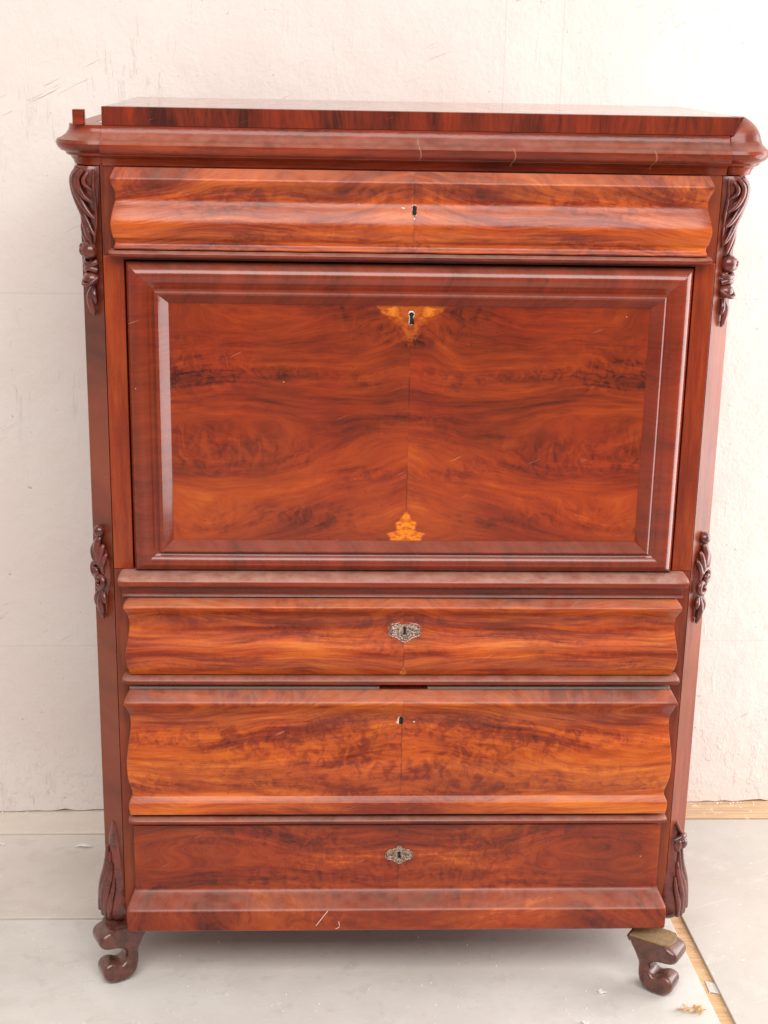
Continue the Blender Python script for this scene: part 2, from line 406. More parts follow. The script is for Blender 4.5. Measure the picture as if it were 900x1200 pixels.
# three sheets of linoleum, a few millimetres thick, butted with open seams
slab([(-5, .2015), (.5345, .1915), (.522, .512), (-5, .512)], -.006, 0, 'linoleum_sheet', lino('lino_back', 1.3, (.69, .64, .585)))
slab([(-5, -6), (.665, -6), (.5505, -.153), (.5347, .1845), (-5, .1945)], -.006, .0002, 'linoleum_sheet', lino('lino_front', 5.1, (.70, .68, .64)))
slab([(.70, -6), (5, -6), (5, .569), (.5395, .569), (.5605, .182), (.576, -.153)], -.006, .0004, 'linoleum_sheet', lino('lino_right', 8.7, (.54, .52, .48)))
slab([(-5, .516), (-.30, .516), (-.30, .72), (-5, .72)], -.006, .002, 'floorboard', M_painted)
slab([(-.296, .572), (2.6, .572), (2.6, .80), (-.296, .80)], -.006, .0025, 'floorboard', M_board)
slab([(.5545, -.02), (.576, -.032), (.5755, -.062), (.5545, -.055)], -.0055, -.0036, 'linoleum_scrap', lino('lino_scrap', 2.2))

# ------------------------------------------------------------------ the cabinet
V1 = wood('veneer_top_drawer', 3.1, bias=.09, stretch=1.1, seam=True)
V2 = wood('veneer_second_drawer', 11.4, bias=.10, stretch=1.1, seam=True,
          patches=[([(.588, .0065), (.592, .006), (.599, .003), (.606, .0005)], (.72, .25, .03), .002, .002, .85, 0)])
V3 = wood('veneer_deep_drawer', 23.7, bias=.13, stretch=.8, seam=True)
V4 = wood('veneer_bottom_drawer', 35.2, bias=.01, stretch=.8, dust_sheen=.30, hot=(.36, .060, .008), seam=True)
LEAF = [(.8170, .024), (.8200, .027), (.8235, .026), (.8285, .0315), (.8310, .030), (.8340, .018), (.8370, .0150), (.8410, .0160), (.8460, .0185), (.8490, .0165), (.8520, .0125), (.8570, .0085), (.8630, .0050), (.8690, .0006)]
TOPV = [(1.1380, .0004), (1.1480, .005), (1.1600, .014), (1.1700, .018), (1.1780, .030), (1.1870, .046), (1.1950, .052), (1.2060, .058)]
SPOT = [(1.1780, .002), (1.1820, .020), (1.1870, .036), (1.1920, .044), (1.1970, .042), (1.2020, .020)]
VP = wood('veneer_panel', 47.9, bias=.0, stretch=.6, fig=1.15, rough=.2, seam=True, hot=(.37, .055, .006), gold=(.50, .12, .01), mottle=.55, con=.82, bmp=.5,
          patches=[(TOPV, (.50, .11, .012), .034, .010, .7, 0), (SPOT, (.72, .22, .015), .026, .009, .72, .018), (LEAF, (.86, .25, .006), .005, .0035, .9, 0)])
VF_H = wood('veneer_crossband_rail', 52., dust_sheen=.16, bmp=.4, rough=.2, coat=.6, coatr=.08, con=.36, mottle=.2, mirror=True, axis='z', bias=-.09, fig=.7, scale=1.3, hot=(.30, .042, .012))
VF_V = wood('veneer_crossband_stile', 58., bmp=.4, rough=.2, coat=.6, coatr=.08, con=.36, mirror=False, axis='x', bias=-.09, fig=.7, scale=1.3, hot=(.32, .045, .012), mottle=.2)
VM = wood(con=.6, name='wood_moulding', seed=61., mirror=False, bias=-.15, fig=.4, dust_sheen=.5, hot=(.32, .054, .013), mottle=.2)
VL = wood('wood_shelf', 63., mirror=False, bias=-.10, fig=.4, dust_sheen=.85, con=.6, hot=(.32, .054, .013), mottle=.2)  # extra pale layer paints a highlight along the shelf's upper edge
VC = wood(con=.65, name='wood_cornice', seed=66., mirror=False, bias=-.12, fig=.5, dust_sheen=.40, rough=.22, cracks=((.148, 1.416, 1.4446), (.362, 1.415, 1.4446), (.006, 1.424, 1.456)), hot=(.34, .058, .013), mottle=.3)  # part of the pale upward-facing layer paints the cove's sheen
VZ = wood(con=.6, name='veneer_frieze', seed=71., mirror=True, axis='z', bias=-.20, fig=.6, scale=1.2, rough=.22, dust_sheen=.05, bmp=.12, mottle=.1)
VS = wood('veneer_stile', 77., mirror=False, axis='z', bias=-.04, fig=.35, scale=.8, con=.6, hot=(.36, .066, .008), mottle=0.)
VB = wood('wood_carcass', 83., mirror=False, axis='z', bias=-.06, fig=.3, scale=.8, mid=(.215, .040, .013), hot=(.30, .066, .020), gold=(.35, .092, .03), mottle=0., rough=.38, con=.7, coat=.12, bmp=.5)
VT = wood('wood_top', 91., mirror=False, bias=-.05, fig=.4, rough=.06, dust_sheen=.0, mottle=.1, bmp=.01, coat=.75, coatr=.05)
MC = carved('carved_mahogany'); MC2 = carved('carved_foot', (.135, .034, .020), .24)
M_raw = plain('raw_wood_edge', (.27, .17, .085), .75, .4, 120, .002)
M_pale = plain('drawer_edge', (.45, .42, .38), .7, .2, 80)
M_black = plain('hole_dark', (.006, .005, .004), .9, .2)
M_plate = metal('tarnished_brass', (.17, .115, .09), (.58, .44, .37))
M_rim = metal('pale_brass', (.5, .38, .28), (.85, .74, .62), .3)
M_chip = plain('bare_chip', (.70, .52, .36), .8, .2, 200)

root = tag(empty('secretaire_desk'), 'tall mahogany fall-front secretaire with four drawers, carved corners and scroll feet', 'secretaire')
XS, XO, YC, YB = .4755, .513, .045, .455

body = MB().prism([(-XS, .0), (-XS+.001, .03), (XS-.001, .03), (XS, .0), (XO, YC), (XO, YB), (-XO, YB), (-XO, YC)], .108, 1.409)
obj('carcass', body, VB, root)
for s in (-1, 1):
    a, b = sorted((s*.4428, s*.4743))
    obj('stile', MB().box(a, b, -.0012, .029, .7660, 1.2730), VS, root, bevel=.0008)
    obj('stile', MB().box(a, b, -.0006, .029, .11, .7650), VB, root)
    obj('stile', MB().box(a, b, -.0006, .029, 1.2740, 1.409), VB, root)
obj('rail', MB().box(-.4425, .4425, .0003, .029, 1.2675, 1.409), VM, root)
obj('rail', MB().box(-.4425, .4425, .0003, .029, .10, .7645), VM, root)

# cornice
prof = [(-.02, 1.4072), (0, 1.4072), (.0035, 1.4085), (.005, 1.413), (.007, 1.418), (.012, 1.4225), (.0195, 1.4235), (.020, 1.4250), (.0265, 1.4268), (.031, 1.4308),
        (.0335, 1.4360), (.0335, 1.4405), (.0310, 1.4440), (.0300, 1.4447), (.0245, 1.4458), (.018, 1.4490), (.0125, 1.4540), (.0095, 1.4600), (.0088, 1.4655), (.0088, 1.4668), (-.02, 1.4668)]
front = [(-.470, 0), (-.30, 0), (-.1, 0), (.1, 0), (.30, 0), (.479, 0)]
obj('cornice', MB().sweep(front, prof), VC, root, sharp=26)
for s in (-1, 1):
    side = [(s*XO, .05), (s*XO, YB-.001)]
    obj('cornice_return', MB().sweep(side if s > 0 else side[::-1], prof), VC, root, sharp=26)
obj('cornice_core', MB().prism([(-.469, .004), (.469, .004), (.509, .05), (.509, YB-.002), (-.509, YB-.002), (-.509, .05)], 1.4085, 1.4662), VT, root)
def corner_prof(dome):
    p = [(.036, 1.4066), (.040, 1.408), (.042, 1.414), (.046, 1.4195), (.052, 1.4225), (.054, 1.4262), (.061, 1.4295), (.066, 1.4350), (.0675, 1.4400), (.0655, 1.4450), (.0640, 1.4457)]
    if dome: p = [(r-.0148, z) for r, z in p]+[(.0455, 1.4490), (.0405, 1.454), (.0380, 1.460), (.0362, 1.466), (.0335, 1.473), (.0285, 1.480), (.0215, 1.4865), (.0145, 1.4915), (.009, 1.4945)]
    else: p += [(.0585, 1.4480), (.0520, 1.4525), (.0480, 1.458), (.0465, 1.463), (.0465, 1.4672)]
    return p
obj('cornice_corner', MB().lathe(corner_prof(True), (.4985, .027), 0, 360, 48), VC, root, sharp=26)
obj('cornice_corner', MB().lathe(corner_prof(False), (-.478, .042), 0, 360, 48), VC, root, sharp=26)
# frieze and polished top: the veneered front is missing beside the left corner, only a stub of it still stands there
fz = MB().prism([(-.4685, 1.4672), (.4845, 1.4672), (.4990, 1.4945), (-.4685, 1.4945)], -.012, .0085)
obj('frieze', fz.xform(lambda v: Vector((v.x, -v.z, v.y))), VZ, root, bevel=.0006)
obj('top_board', MB().prism([(-.4680, .0125), (.474, .0125), (.503, .05), (.503, YB), (-.4680, YB)], 1.4673, 1.4943), VT, root, bevel=.0008)
obj('corner_stub', MB().prism([(-.5125, -.004), (-.4965, -.006), (-.4945, -.003), (-.4955, .014), (-.5115, .014)], 1.4675, 1.4895), VC, root, bevel=.001)

def frow(pts, n=5): return smooth_rows(pts, n)
def yat(rows, z):
    for (z0, y0, _), (z1, y1, _) in zip(rows, rows[1:]):
        if z1 <= z <= z0: t = (z0-z)/max(1e-9, z0-z1); return y0+(y1-y0)*t, math.atan2(y1-y0, z0-z1)
    return rows[0][1], 0

def drawer(name_mat, segs, xe):
    """segs: list of smooth runs, each a list of (z, y)"""
    rows = []
    for sg in segs:
        r = frow([(z, y, xe+.0015+.45*(-y-.034)) for z, y in sg]); rows += r if not rows else r[1:]
    d = obj('drawer', MB().rows(rows, -.0018, .003), name_mat, root, sharp=28)
    return d, rows
d1, R1 = drawer(V1, [[(1.4062, -.012), (1.4072, -.018)], [(1.4072, -.018), (1.4020, -.0225), (1.3940, -.0300), (1.3905, -.0315)],
    [(1.3905, -.0315), (1.3850, -.0290), (1.3720, -.0205), (1.3580, -.0195), (1.3420, -.0275), (1.3240, -.0330), (1.3070, -.0285), (1.2985, -.0225), (1.2930, -.0225), (1.2890, -.0260), (1.2862, -.0262)]], .4570)
d2, R2 = drawer(V2, [[(.7215, -.012), (.7225, -.017)], [(.7225, -.017), (.7180, -.0255), (.7125, -.0335), (.7090, -.0350)],
    [(.7090, -.0350), (.7020, -.0300), (.6890, -.0210), (.6720, -.0185), (.6530, -.0240), (.6280, -.0320), (.6080, -.0300), (.5950, -.0240), (.5880, -.0205)]], .4560)
d3, R3 = drawer(V3, [[(.5590, -.012), (.5602, -.018)], [(.5602, -.018), (.5530, -.0275), (.5450, -.0365), (.5400, -.0385)],
    [(.5400, -.0385), (.5290, -.0310), (.5120, -.0220), (.4900, -.0215), (.4640, -.0285), (.4330, -.0350), (.4020, -.0325), (.3790, -.0245), (.3680, -.0225), (.3620, -.0265), (.3570, -.0315)],
    [(.3570, -.0315), (.3470, -.0325), (.3350, -.0300)]], .4580)
rows = [(.3066, -.010, .4555), (.3073, -.013, .4555), (.3060, -.0155, .4555), (.26, -.016, .4555), (.200, -.016, .4555), (.190, -.0165, .4560)]
rows += frow([(.190, -.0165, .4560), (.184, -.0185, .4575), (.1785, -.0245, .4585), (.1725, -.0385, .4615), (.1665, -.0520, .4645)])[1:]
rows += [(.1635, -.0545, .4655), (.1610, -.0555, .4660), (.145, -.0558, .4662), (.1275, -.0555, .4660), (.1245, -.0535, .465)]
d4 = obj('drawer', MB().rows(rows, -.0018, .004), V4, root, sharp=28); R4 = rows

def bead(z0, z1, yo, yi, xe, xi, name='bead_moulding', mat=VM):
    zc, h = (z0+z1)/2, (z1-z0)/2; rr = []
    for i in range(13):
        a = math.pi*i/12; k = math.sin(a)**.75
        rr.append((zc+h*math.cos(a), yi+(yo-yi)*k, xi+(xe-xi)*k))
    return obj(name, MB().rows(rr, -.0016, .008), mat, root, sharp=30)
bead(1.2725, 1.2848, -.0300, -.016, .4645, .458)
bead(.5712, .5858, -.0330, -.018, .4645, .458)
bead(.3140, .3272, -.0330, -.018, .4615, .456)
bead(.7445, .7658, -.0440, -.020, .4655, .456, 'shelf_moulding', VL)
cr = frow([(.7444, -.0250, .461), (.7400, -.0215, .4605), (.7320, -.0200, .4605), (.7255, -.0225, .461)])
obj('cove_moulding', MB().rows(cr, -.0014, .003), VM, root)

# pale box edge showing above the deep drawer, which sits a little open
for a, b in ((-.4535, -.0385), (.0420, .4520)):
    obj('drawer_box_edge', MB().box(a, b, -.0135, -.0025,   .5588, .5630), M_pale, d3, bevel=.0008)

# fall front
panel = obj('fall_front', MB().box(-.380, .380, -.0075, .020, .800, 1.2240), VP, root)
DX, DZ0, DZ1 = .4392, .7662, 1.2652
fp = [(0, .022), (0, -.0065)] + [tuple(v)[:2] for v in ease([(0, -.0065, 0), (.0035, -.0135, 0), (.010, -.0195, 0), (.0185, -.0225, 0), (.028, -.0205, 0), (.0345, -.0165, 0), (.0405, -.0145, 0)], 4)][1:]
fp += [(.0412, -.0145), (.0420, -.0210), (.0432, -.0238), (.0455, -.0252), (.0475, -.0246), (.0490, -.0234), (.0635, -.0085), (.0635, .012)]
def frame_side(which):
    vs = []; n = 12
    for s, y in fp:
        x0, x1, z0, z1 = -DX+s, DX-s, DZ0+s*.82, DZ1-s*.985
        A, B = {'t': ((x0, z1), (x1, z1)), 'b': ((x1, z0), (x0, z0)), 'l': ((x0, z0), (x0, z1)), 'r': ((x1, z1), (x1, z0))}[which]
        vs += [(A[0]+(B[0]-A[0])*i/n, y, A[1]+(B[1]-A[1])*i/n) for i in range(n+1)]
    k = n+1; fs = [[i*k+j, i*k+j+1, (i+1)*k+j+1, (i+1)*k+j] for i in range(len(fp)-1) for j in range(n)]
    fs += [[i*k for i in range(len(fp))], [i*k+n for i in range(len(fp))][::-1]]
    return MB().add(vs, fs)
for w in 'tblr':
    obj('frame_moulding', frame_side(w), VF_H if w in 'tb' else VF_V, panel, sharp=24)

# ------------------------------------------------------------------ locks
def on_face(rows, z, x=0.):
    y, a = yat(rows, z); return Vector((x, y, z)), a
def place(mb, pos, tilt):
    """local (x right, y out of the face, z up) -> cabinet"""
    c, s = math.cos(tilt), math.sin(tilt)
    def fn(v):
        return Vector((pos.x+v.x, pos.y-v.y*c-v.z*0-v.z*-s*-1, pos.z+v.z*c-v.y*s*-1*-1))
    return mb.xform(fn)
def outline_plate(pts, th, lift=0.):
    n = len(pts); vs = [(x, lift, z) for x, z in pts]+[(x*.93, lift+th, z*.93) for x, z in pts]
    return MB().add(vs, [list(range(n)), list(range(n, 2*n))[::-1]]+[[i, (i+1) % n, n+(i+1) % n, n+i] for i in range(n)])
def key_shape(rt=.0026, wb=.0019, h=.0105, n=10):
    p = [(rt*math.cos(math.radians(-50+280*i/n)), .0032+rt*math.sin(math.radians(-50+280*i/n))) for i in range(n+1)]
    return p+[(-wb*1.15, -h*.6), (wb*1.15, -h*.6)]
def slot_shape(w=.0028, z0=-.0085, z1=.0085, n=6):
    return [(w*math.cos(math.pi*i/n), z1-w+w*math.sin(math.pi*i/n)) for i in range(n+1)]+[(w*math.cos(math.pi+math.pi*i/n), z0+w+w*math.sin(math.pi+math.pi*i/n)) for i in range(n+1)]
def ring(pts, r): return [(x, .0004, z) for x, z in pts]+[(pts[0][0], .0004, pts[0][1])]

def escutcheon(parent, rows, z, x, k=1.):
    pos, t = on_face(rows, z, x)
    half = [(0, .0165), (.0030, .0150), (.0055, .0118), (.0100, .0100), (.0125, .0088), (.0165, .0088), (.0205, .0062), (.0225, .0018), (.0222, -.0035),
            (.0195, -.0075), (.0150, -.0088), (.0110, -.0098), (.0075, -.0122), (.0035, -.0150), (0, -.0160)]
    pts = [(a*k, b*k) for a, b in half]+[(-a*k, b*k) for a, b in half[-2:0:-1]]
    m = outline_plate(pts, .0016)
    e = obj('escutcheon', place(m, pos, t), M_plate, parent)
    r = MB()
    r.tube(ease([(x*.95, .0018, z*.95) for x, z in pts+pts[:1]], 2), .0009, 6)                       # raised rim
    ks = [(x*1.35, z*1.3) for x, z in key_shape()]
    r.tube([(x, .0019, z) for x, z in ks+ks[:1]], .0009, 6)
    for s in (-1, 1):
        sp = [(s*(.0145+.0050*(1-i/22)*math.cos(i*.55+2.2)), .0022, .0005+.0050*(1-i/22)*math.sin(i*.55+2.2)) for i in range(20)]
        r.tube(sp, [.0011-.0003*i/20 for i in range(20)], 6)
        r.tube(ease([(s*.006, .0018, .0085), (s*.0085, .0022, .004), (s*.008, .002, -.003), (s*.0055, .0018, -.009)], 4), .0009, 6)
        r.ball((s*.0185, .0019, -.0015), .0016); r.ball((s*.0050, .0019, -.0115), .0012)
    r.ball((0, .0018, -.0130), .0018); r.ball((0, .0018, .0138), .0016)
    r.xform(lambda v: Vector((v.x*k, v.y, v.z*k)))
    obj('scroll_relief', place(r, pos, t), M_rim if False else M_plate, parent)
    obj('keyhole', place(outline_plate([(x*k, z*k) for x, z in key_shape()], .0006, .0014), pos, t), M_black, parent)
escutcheon(d2, R2, .6663, .001, 1.12)
escutcheon(d4, R4, .2503, .001, 1.05)

pos, t = on_face(R1, 1.3500, .0005)
obj('keyhole', place(outline_plate(slot_shape(), .0005), pos, t), M_black, d1)
r = MB(); sl = slot_shape(.0034, -.0093, .0093); r.tube(ring(sl, 0), .0007, 6)
for x, z in ((.0003, .0140), (0, -.0140), (-.0155, .0035), (-.0185, .004)): r.ball((x, .0002, z), .0014, (1, .6, 1), 8, 6)
obj('brass_pin', place(r, pos, t), M_rim, d1)

pos = Vector((.0008, -.0077, 1.1855))
r = MB(); ks = key_shape(.0046, .0034, .021); r.tube(ring(ks, 0), .0011, 6)
obj('key_bush', place(r, pos, 0), M_rim, panel)
obj('keyhole', place(outline_plate(key_shape(.0040, .0030, .020), .0006), pos, 0), M_black, panel)

pos, t = on_face(R3, .5040, -.0015)
obj('keyhole', place(outline_plate(slot_shape(.0036, -.0085, .0095), .0005), pos, t), M_black, d3)
ch = [(-.0030, .0125), (.0005, .0150), (.0042, .0110), (.0036, .0100), (0, .0112), (-.0030, .0070), (-.0036, -.002), (-.0028, -.0085), (.0005, -.0175), (.0015, -.024), (-.0002, -.0235), (-.0020, -.015), (-.0050, -.006), (-.0088, -.0030), (-.0062, .0010), (-.0055, .006)]
obj('veneer_chip', place(outline_plate(ch, .0004), pos, t), M_chip, d3)
obj('pin_hole', place(MB().ball((.022, 0, -.0015), .0016, (1, .5, 1), 8, 6), pos, t), M_chip, d3)

# ------------------------------------------------------------------ carvings on the canted corners
def cant(mb, s):
    """local u across the cant (outwards and back), n out of it, z up -> cabinet, mirrored for the left corner"""
    L = math.hypot(XO-XS, YC); tx, ty = (XO-XS)/L, YC/L
    cx, cy = (XS+XO)/2, YC/2
    return mb.xform(lambda v: Vector((s*(cx+v.x*tx+v.y*ty), cy+v.x*ty-v.y*tx, v.z)))
def spiral(c, r0, turns, n0, n1, dirn=1, a0=0, k=26):
    return [(c[0]+r0*(1-.86*i/k)*math.cos(a0+dirn*turns*2*math.pi*i/k), n0+(n1-n0)*i/k, c[1]+r0*(1-.86*i/k)*math.sin(a0+dirn*turns*2*math.pi*i/k)) for i in range(k+1)]
NR = Vector((0, 1, 0))
def bulge(prof, w, seg=9, exp=2.2):
    """console body: (z, out, half width), rounded across"""
    vs = []
    for z, o, hw in prof:
        for j in range(seg):
            q = -1+2*j/(seg-1); vs.append((hw*q, o*(1-abs(q)**exp)**.5 if abs(q) < 1 else -.001, z))
    k = seg; fs = [[i*k+j, i*k+j+1, (i+1)*k+j+1, (i+1)*k+j] for i in range(len(prof)-1) for j in range(k-1)]
    fs += [list(range(k))[::-1], list(range((len(prof)-1)*k, len(prof)*k))]
    return MB().add(vs, fs)

for s in (-1, 1):
    # upper corbel
    dz = 0
    pr = ease([(1.4064, .018, .028), (1.398, .0220, .0285), (1.384, .0225, .027), (1.366, .0185, .0245), (1.345, .0130, .021), (1.322, .0090, .017), (1.30, .007, .013), (1.282, .004, .008)], 4)
    c = obj('corbel', cant(bulge([tuple(p) for p in pr], 0), s), MC, root, sharp=60)
    def out(z): # outward surface of the body
        zs = [(p[0], p[1]) for p in pr]
        for (a, x), (b, y) in zip(zs, zs[1:]):
            if b <= z <= a: return x+(y-x)*(a-z)/max(1e-9, a-b)
        return zs[-1][1]
    def leaf(pts, r0, r1=None, nm='leaf_rib', lift=0.):
        P = ease([(u, out(z)*(1-abs(u/.030)**2.2)**.5+lift if abs(u) < .03 else .002, z) for u, z in pts], 6); n = len(P)
        rad = [max(.0006, r0*math.sin(math.pi*min(1, .12+.88*i/(n-1)))**.7) for i in range(n)]
        obj(nm, cant(MB().tube(P, rad, 8, .75, NR), s), MC, c, sharp=70)
    leaf([(-.004, 1.404), (.006, 1.388), (.008, 1.366), (-.001, 1.338), (-.013, 1.314), (-.023, 1.302)], .0074, lift=.003)
    leaf([(-.012, 1.403), (-.002, 1.391), (.000, 1.372), (-.007, 1.352), (-.018, 1.336), (-.027, 1.328)], .0066, lift=.005)
    leaf([(-.019, 1.402), (-.011, 1.390), (-.010, 1.376), (-.017, 1.361), (-.027, 1.352)], .0056, lift=.006)
    leaf([(-.028, 1.402), (-.0275, 1.375), (-.0275, 1.345), (-.026, 1.315)], .0034, lift=.002)
    leaf([(-.025, 1.398), (-.020, 1.388), (-.021, 1.379), (-.028, 1.371)], .0044, lift=.005)
    leaf([(.002, 1.338), (-.002, 1.318), (-.009, 1.300), (-.012, 1.284)], .0062, lift=.003)
    leaf([(.010, 1.318), (.006, 1.304), (.001, 1.292), (.000, 1.280)], .0048, lift=.002)
    obj('side_scroll', cant(MB().tube(spiral((.023, 1.384), .0115, 1.4, .004, .010, 1, 1.5), [.0048-.0022*i/26 for i in range(27)], 8, 1., NR), s), MC, c, sharp=70)
    # flower drop under the corbel
    z0 = 1.270 if s > 0 else 1.278; du_ = 0 if s > 0 else -.006
    c0 = len(COL.objects)
    m = MB().ball((.002, .007, z0), .0145, (1, .9, 1.0)); obj('flower_bud', cant(m, s), MC, c, sharp=60)
    m = MB().tube(spiral((.006, z0+.001), .0105, 1.5, .0135, .0195, -s, .4), [.0032-.001*i/26 for i in range(27)], 8, 1, NR); obj('bud_petal', cant(m, s), MC, c, sharp=60)
    m = MB()
    m.tube(ease([(-.013, .003, z0-.016), (-.006, .011, z0-.020), (.006, .012, z0-.019), (.014, .004, z0-.013)], 5), .0048, 8, 1, NR)
    m.tube(ease([(-.012, .003, z0-.029), (-.004, .011, z0-.026), (.007, .011, z0-.028), (.013, .003, z0-.033)], 5), .0046, 8, 1, NR)
    obj('bud_leaf', cant(m, s), MC, c, sharp=60)
    m = MB().ball((.0, .006, z0-.043), .0135, (1.05, .95, .85)); obj('flower_bud', cant(m, s), MC, c, sharp=60)
    m = MB().tube(ease([(-.014, .004, z0-.040), (-.008, .016, z0-.050), (.004, .019, z0-.050), (.0135, .008, z0-.040)], 5), .0030, 8, 1, NR); obj('bud_petal', cant(m, s), MC, c, sharp=60)
    m = MB().tube(ease([(0, .003, z0-.056), (.0045, .007, z0-.070), (.001, .007, z0-.086), (.0005, .003, z0-.100)], 5), [.0035+.0035*math.sin(math.pi*min(1, .1+i/17)) if i < 14 else .003 for i in range(16)], 8, .8, NR)
    obj('pendant', cant(m, s), MC, c, sharp=60)
    m = MB().tube(ease([(-.002, .004, z0-.055), (-.007, .007, z0-.068), (-.006, .004, z0-.080)], 5), [.0025+.0025*math.sin(math.pi*i/11) for i in range(11)], 8, .8, NR); obj('leaf_rib', cant(m, s), MC, c, sharp=60)

    # middle mount: ball, leaf spray, two scrolls, pendant leaves
    for o_ in list(COL.objects)[c0:]:
        o_.data.transform(Matrix.Translation((s*du_*.65, du_*.76, 0)))
    zm = .745 if s > 0 else .752
    base = bulge([tuple(p) for p in ease([(zm+.046, .002, .006), (zm+.030, .005, .014), (zm+.012, .008, .019), (zm-.010, .009, .019), (zm-.030, .006, .012), (zm-.050, .004, .009), (zm-.068, .002, .004)], 4)], 0)
    g = obj('corner_mount', cant(base, s), MC, root, sharp=60)
    obj('bead_ball', cant(MB().ball((.002, .005, zm+.071), .0105, (1, .9, 1)), s), MC, g, sharp=60)
    for pts, r0 in (([(.001, .004, zm+.062), (.003, .009, zm+.048), (.0, .010, zm+.030), (-.002, .009, zm+.014)], .0058),
                    ([(-.009, .004, zm+.050), (-.007, .008, zm+.038), (-.004, .010, zm+.022), (-.006, .009, zm+.008)], .0048),
                    ([(-.016, .003, zm+.036), (-.013, .007, zm+.026), (-.009, .009, zm+.012), (-.012, .008, zm+.000)], .0044),
                    ([(.012, .003, zm+.056), (.011, .008, zm+.042), (.006, .010, zm+.026), (.003, .010, zm+.016)], .0046),
                    ([(.021, .002, zm+.046), (.020, .007, zm+.036), (.013, .010, zm+.024), (.008, .010, zm+.018)], .0042),
                    ([(-.003, .004, zm-.030), (-.010, .007, zm-.042), (-.011, .005, zm-.052)], .0042),
                    ([(.003, .004, zm-.032), (.012, .007, zm-.042), (.015, .006, zm-.056), (.011, .003, zm-.064)], .0042),
                    ([(.0, .004, zm-.030), (.001, .008, zm-.048), (-.001, .007, zm-.066), (0, .003, zm-.080)], .0055)):
        P = ease(pts, 5); n = len(P)
        obj('leaf_rib', cant(MB().tube(P, [max(.0007, 1.3*r0*math.sin(math.pi*(.1+.85*i/(n-1)))**.7) for i in range(n)], 8, .8, NR), s), MC, g, sharp=70)
    for cc, r0, dr, a0 in (((.006, zm+.004), .0155, -1, 2.6), ((-.004, zm-.016), .0135, 1, .4)):
        P = spiral(cc, r0, 1.25, .008, .0145, dr, a0)
        obj('scroll', cant(MB().tube(P, [.0056-.0020*i/26 for i in range(27)], 8, 1, NR), s), MC, g, sharp=70)

    # lower corbel: leaves over a rounded knee
    zb = .112
    pr2 = ease([(.296, .0015, .004), (.284, .004, .009), (.266, .0065, .013), (.238, .009, .016), (.205, .014, .0215), (.175, .020, .026), (.150, .0255, .029), (.130, .0265, .0295), (.118, .0215, .028), (.112, .014, .024)], 4)
    c0 = len(COL.objects); h = obj('knee_corbel', cant(bulge([tuple(p) for p in pr2], 0), s), MC, root, sharp=60)
    def out2(z):
        zs = [(p[0], p[1]) for p in pr2]
        for (a, x), (b, y) in zip(zs, zs[1:]):
            if b <= z <= a: return x+(y-x)*(a-z)/max(1e-9, a-b)
        return zs[-1][1]
    for pts, r0 in (([(.010, .250), (.006, .215), (.012, .175), (.015, .126)], .0080), ([(.001, .240), (-.003, .205), (.003, .165), (.006, .120)], .0080),
                    ([(-.008, .222), (-.008, .195), (-.006, .160), (-.003, .120)], .0076), ([(-.017, .196), (-.018, .175), (-.016, .148), (-.012, .120)], .0068)):
        P = ease([(u, out2(z)*(1-min(.98, abs(u/.03))**2.2)**.5+.0012, z) for u, z in pts], 5); n = len(P)
        obj('leaf_rib', cant(MB().tube(P, [max(.0008, r0*math.sin(math.pi*(.06+.72*i/(n-1)))**.8) for i in range(n)], 8, .75, NR), s), MC, h, sharp=70)
    obj('side_scroll', cant(MB().tube(spiral((.027, .150), .0105, 1.3, .004, .009, -1, 1.2), [.0046-.002*i/26 for i in range(27)], 8, 1, NR), s), MC, h, sharp=70)
    if s > 0:
        obj('flower_bud', cant(MB().ball((.009, .011, .252), .0095, (1, .9, 1.15)), s), MC, h, sharp=60)
        m = MB().tube(ease([(-.010, .005, .262), (-.002, .013, .268), (.009, .013, .268), (.016, .006, .262)], 5), .0050, 8, 1, NR); obj('bud_leaf', cant(m, s), MC, h, sharp=60)
        m = MB().tube(ease([(.004, .010, .272), (-.003, .008, .283), (-.008, .004, .296)], 5), .0030, 8, 1, NR); obj('bud_leaf', cant(m, s), MC, h, sharp=60)
        m = MB().ball((-.003, .006, .252), .010, (.9, .9, 1.5)); obj('flower_bud', cant(m, s), MC, h, sharp=60)

    du_ = -.007 if s > 0 else -.002
    for o_ in list(COL.objects)[c0:]:
        o_.data.transform(Matrix.Translation((s*du_*.65, du_*.76, 0)))

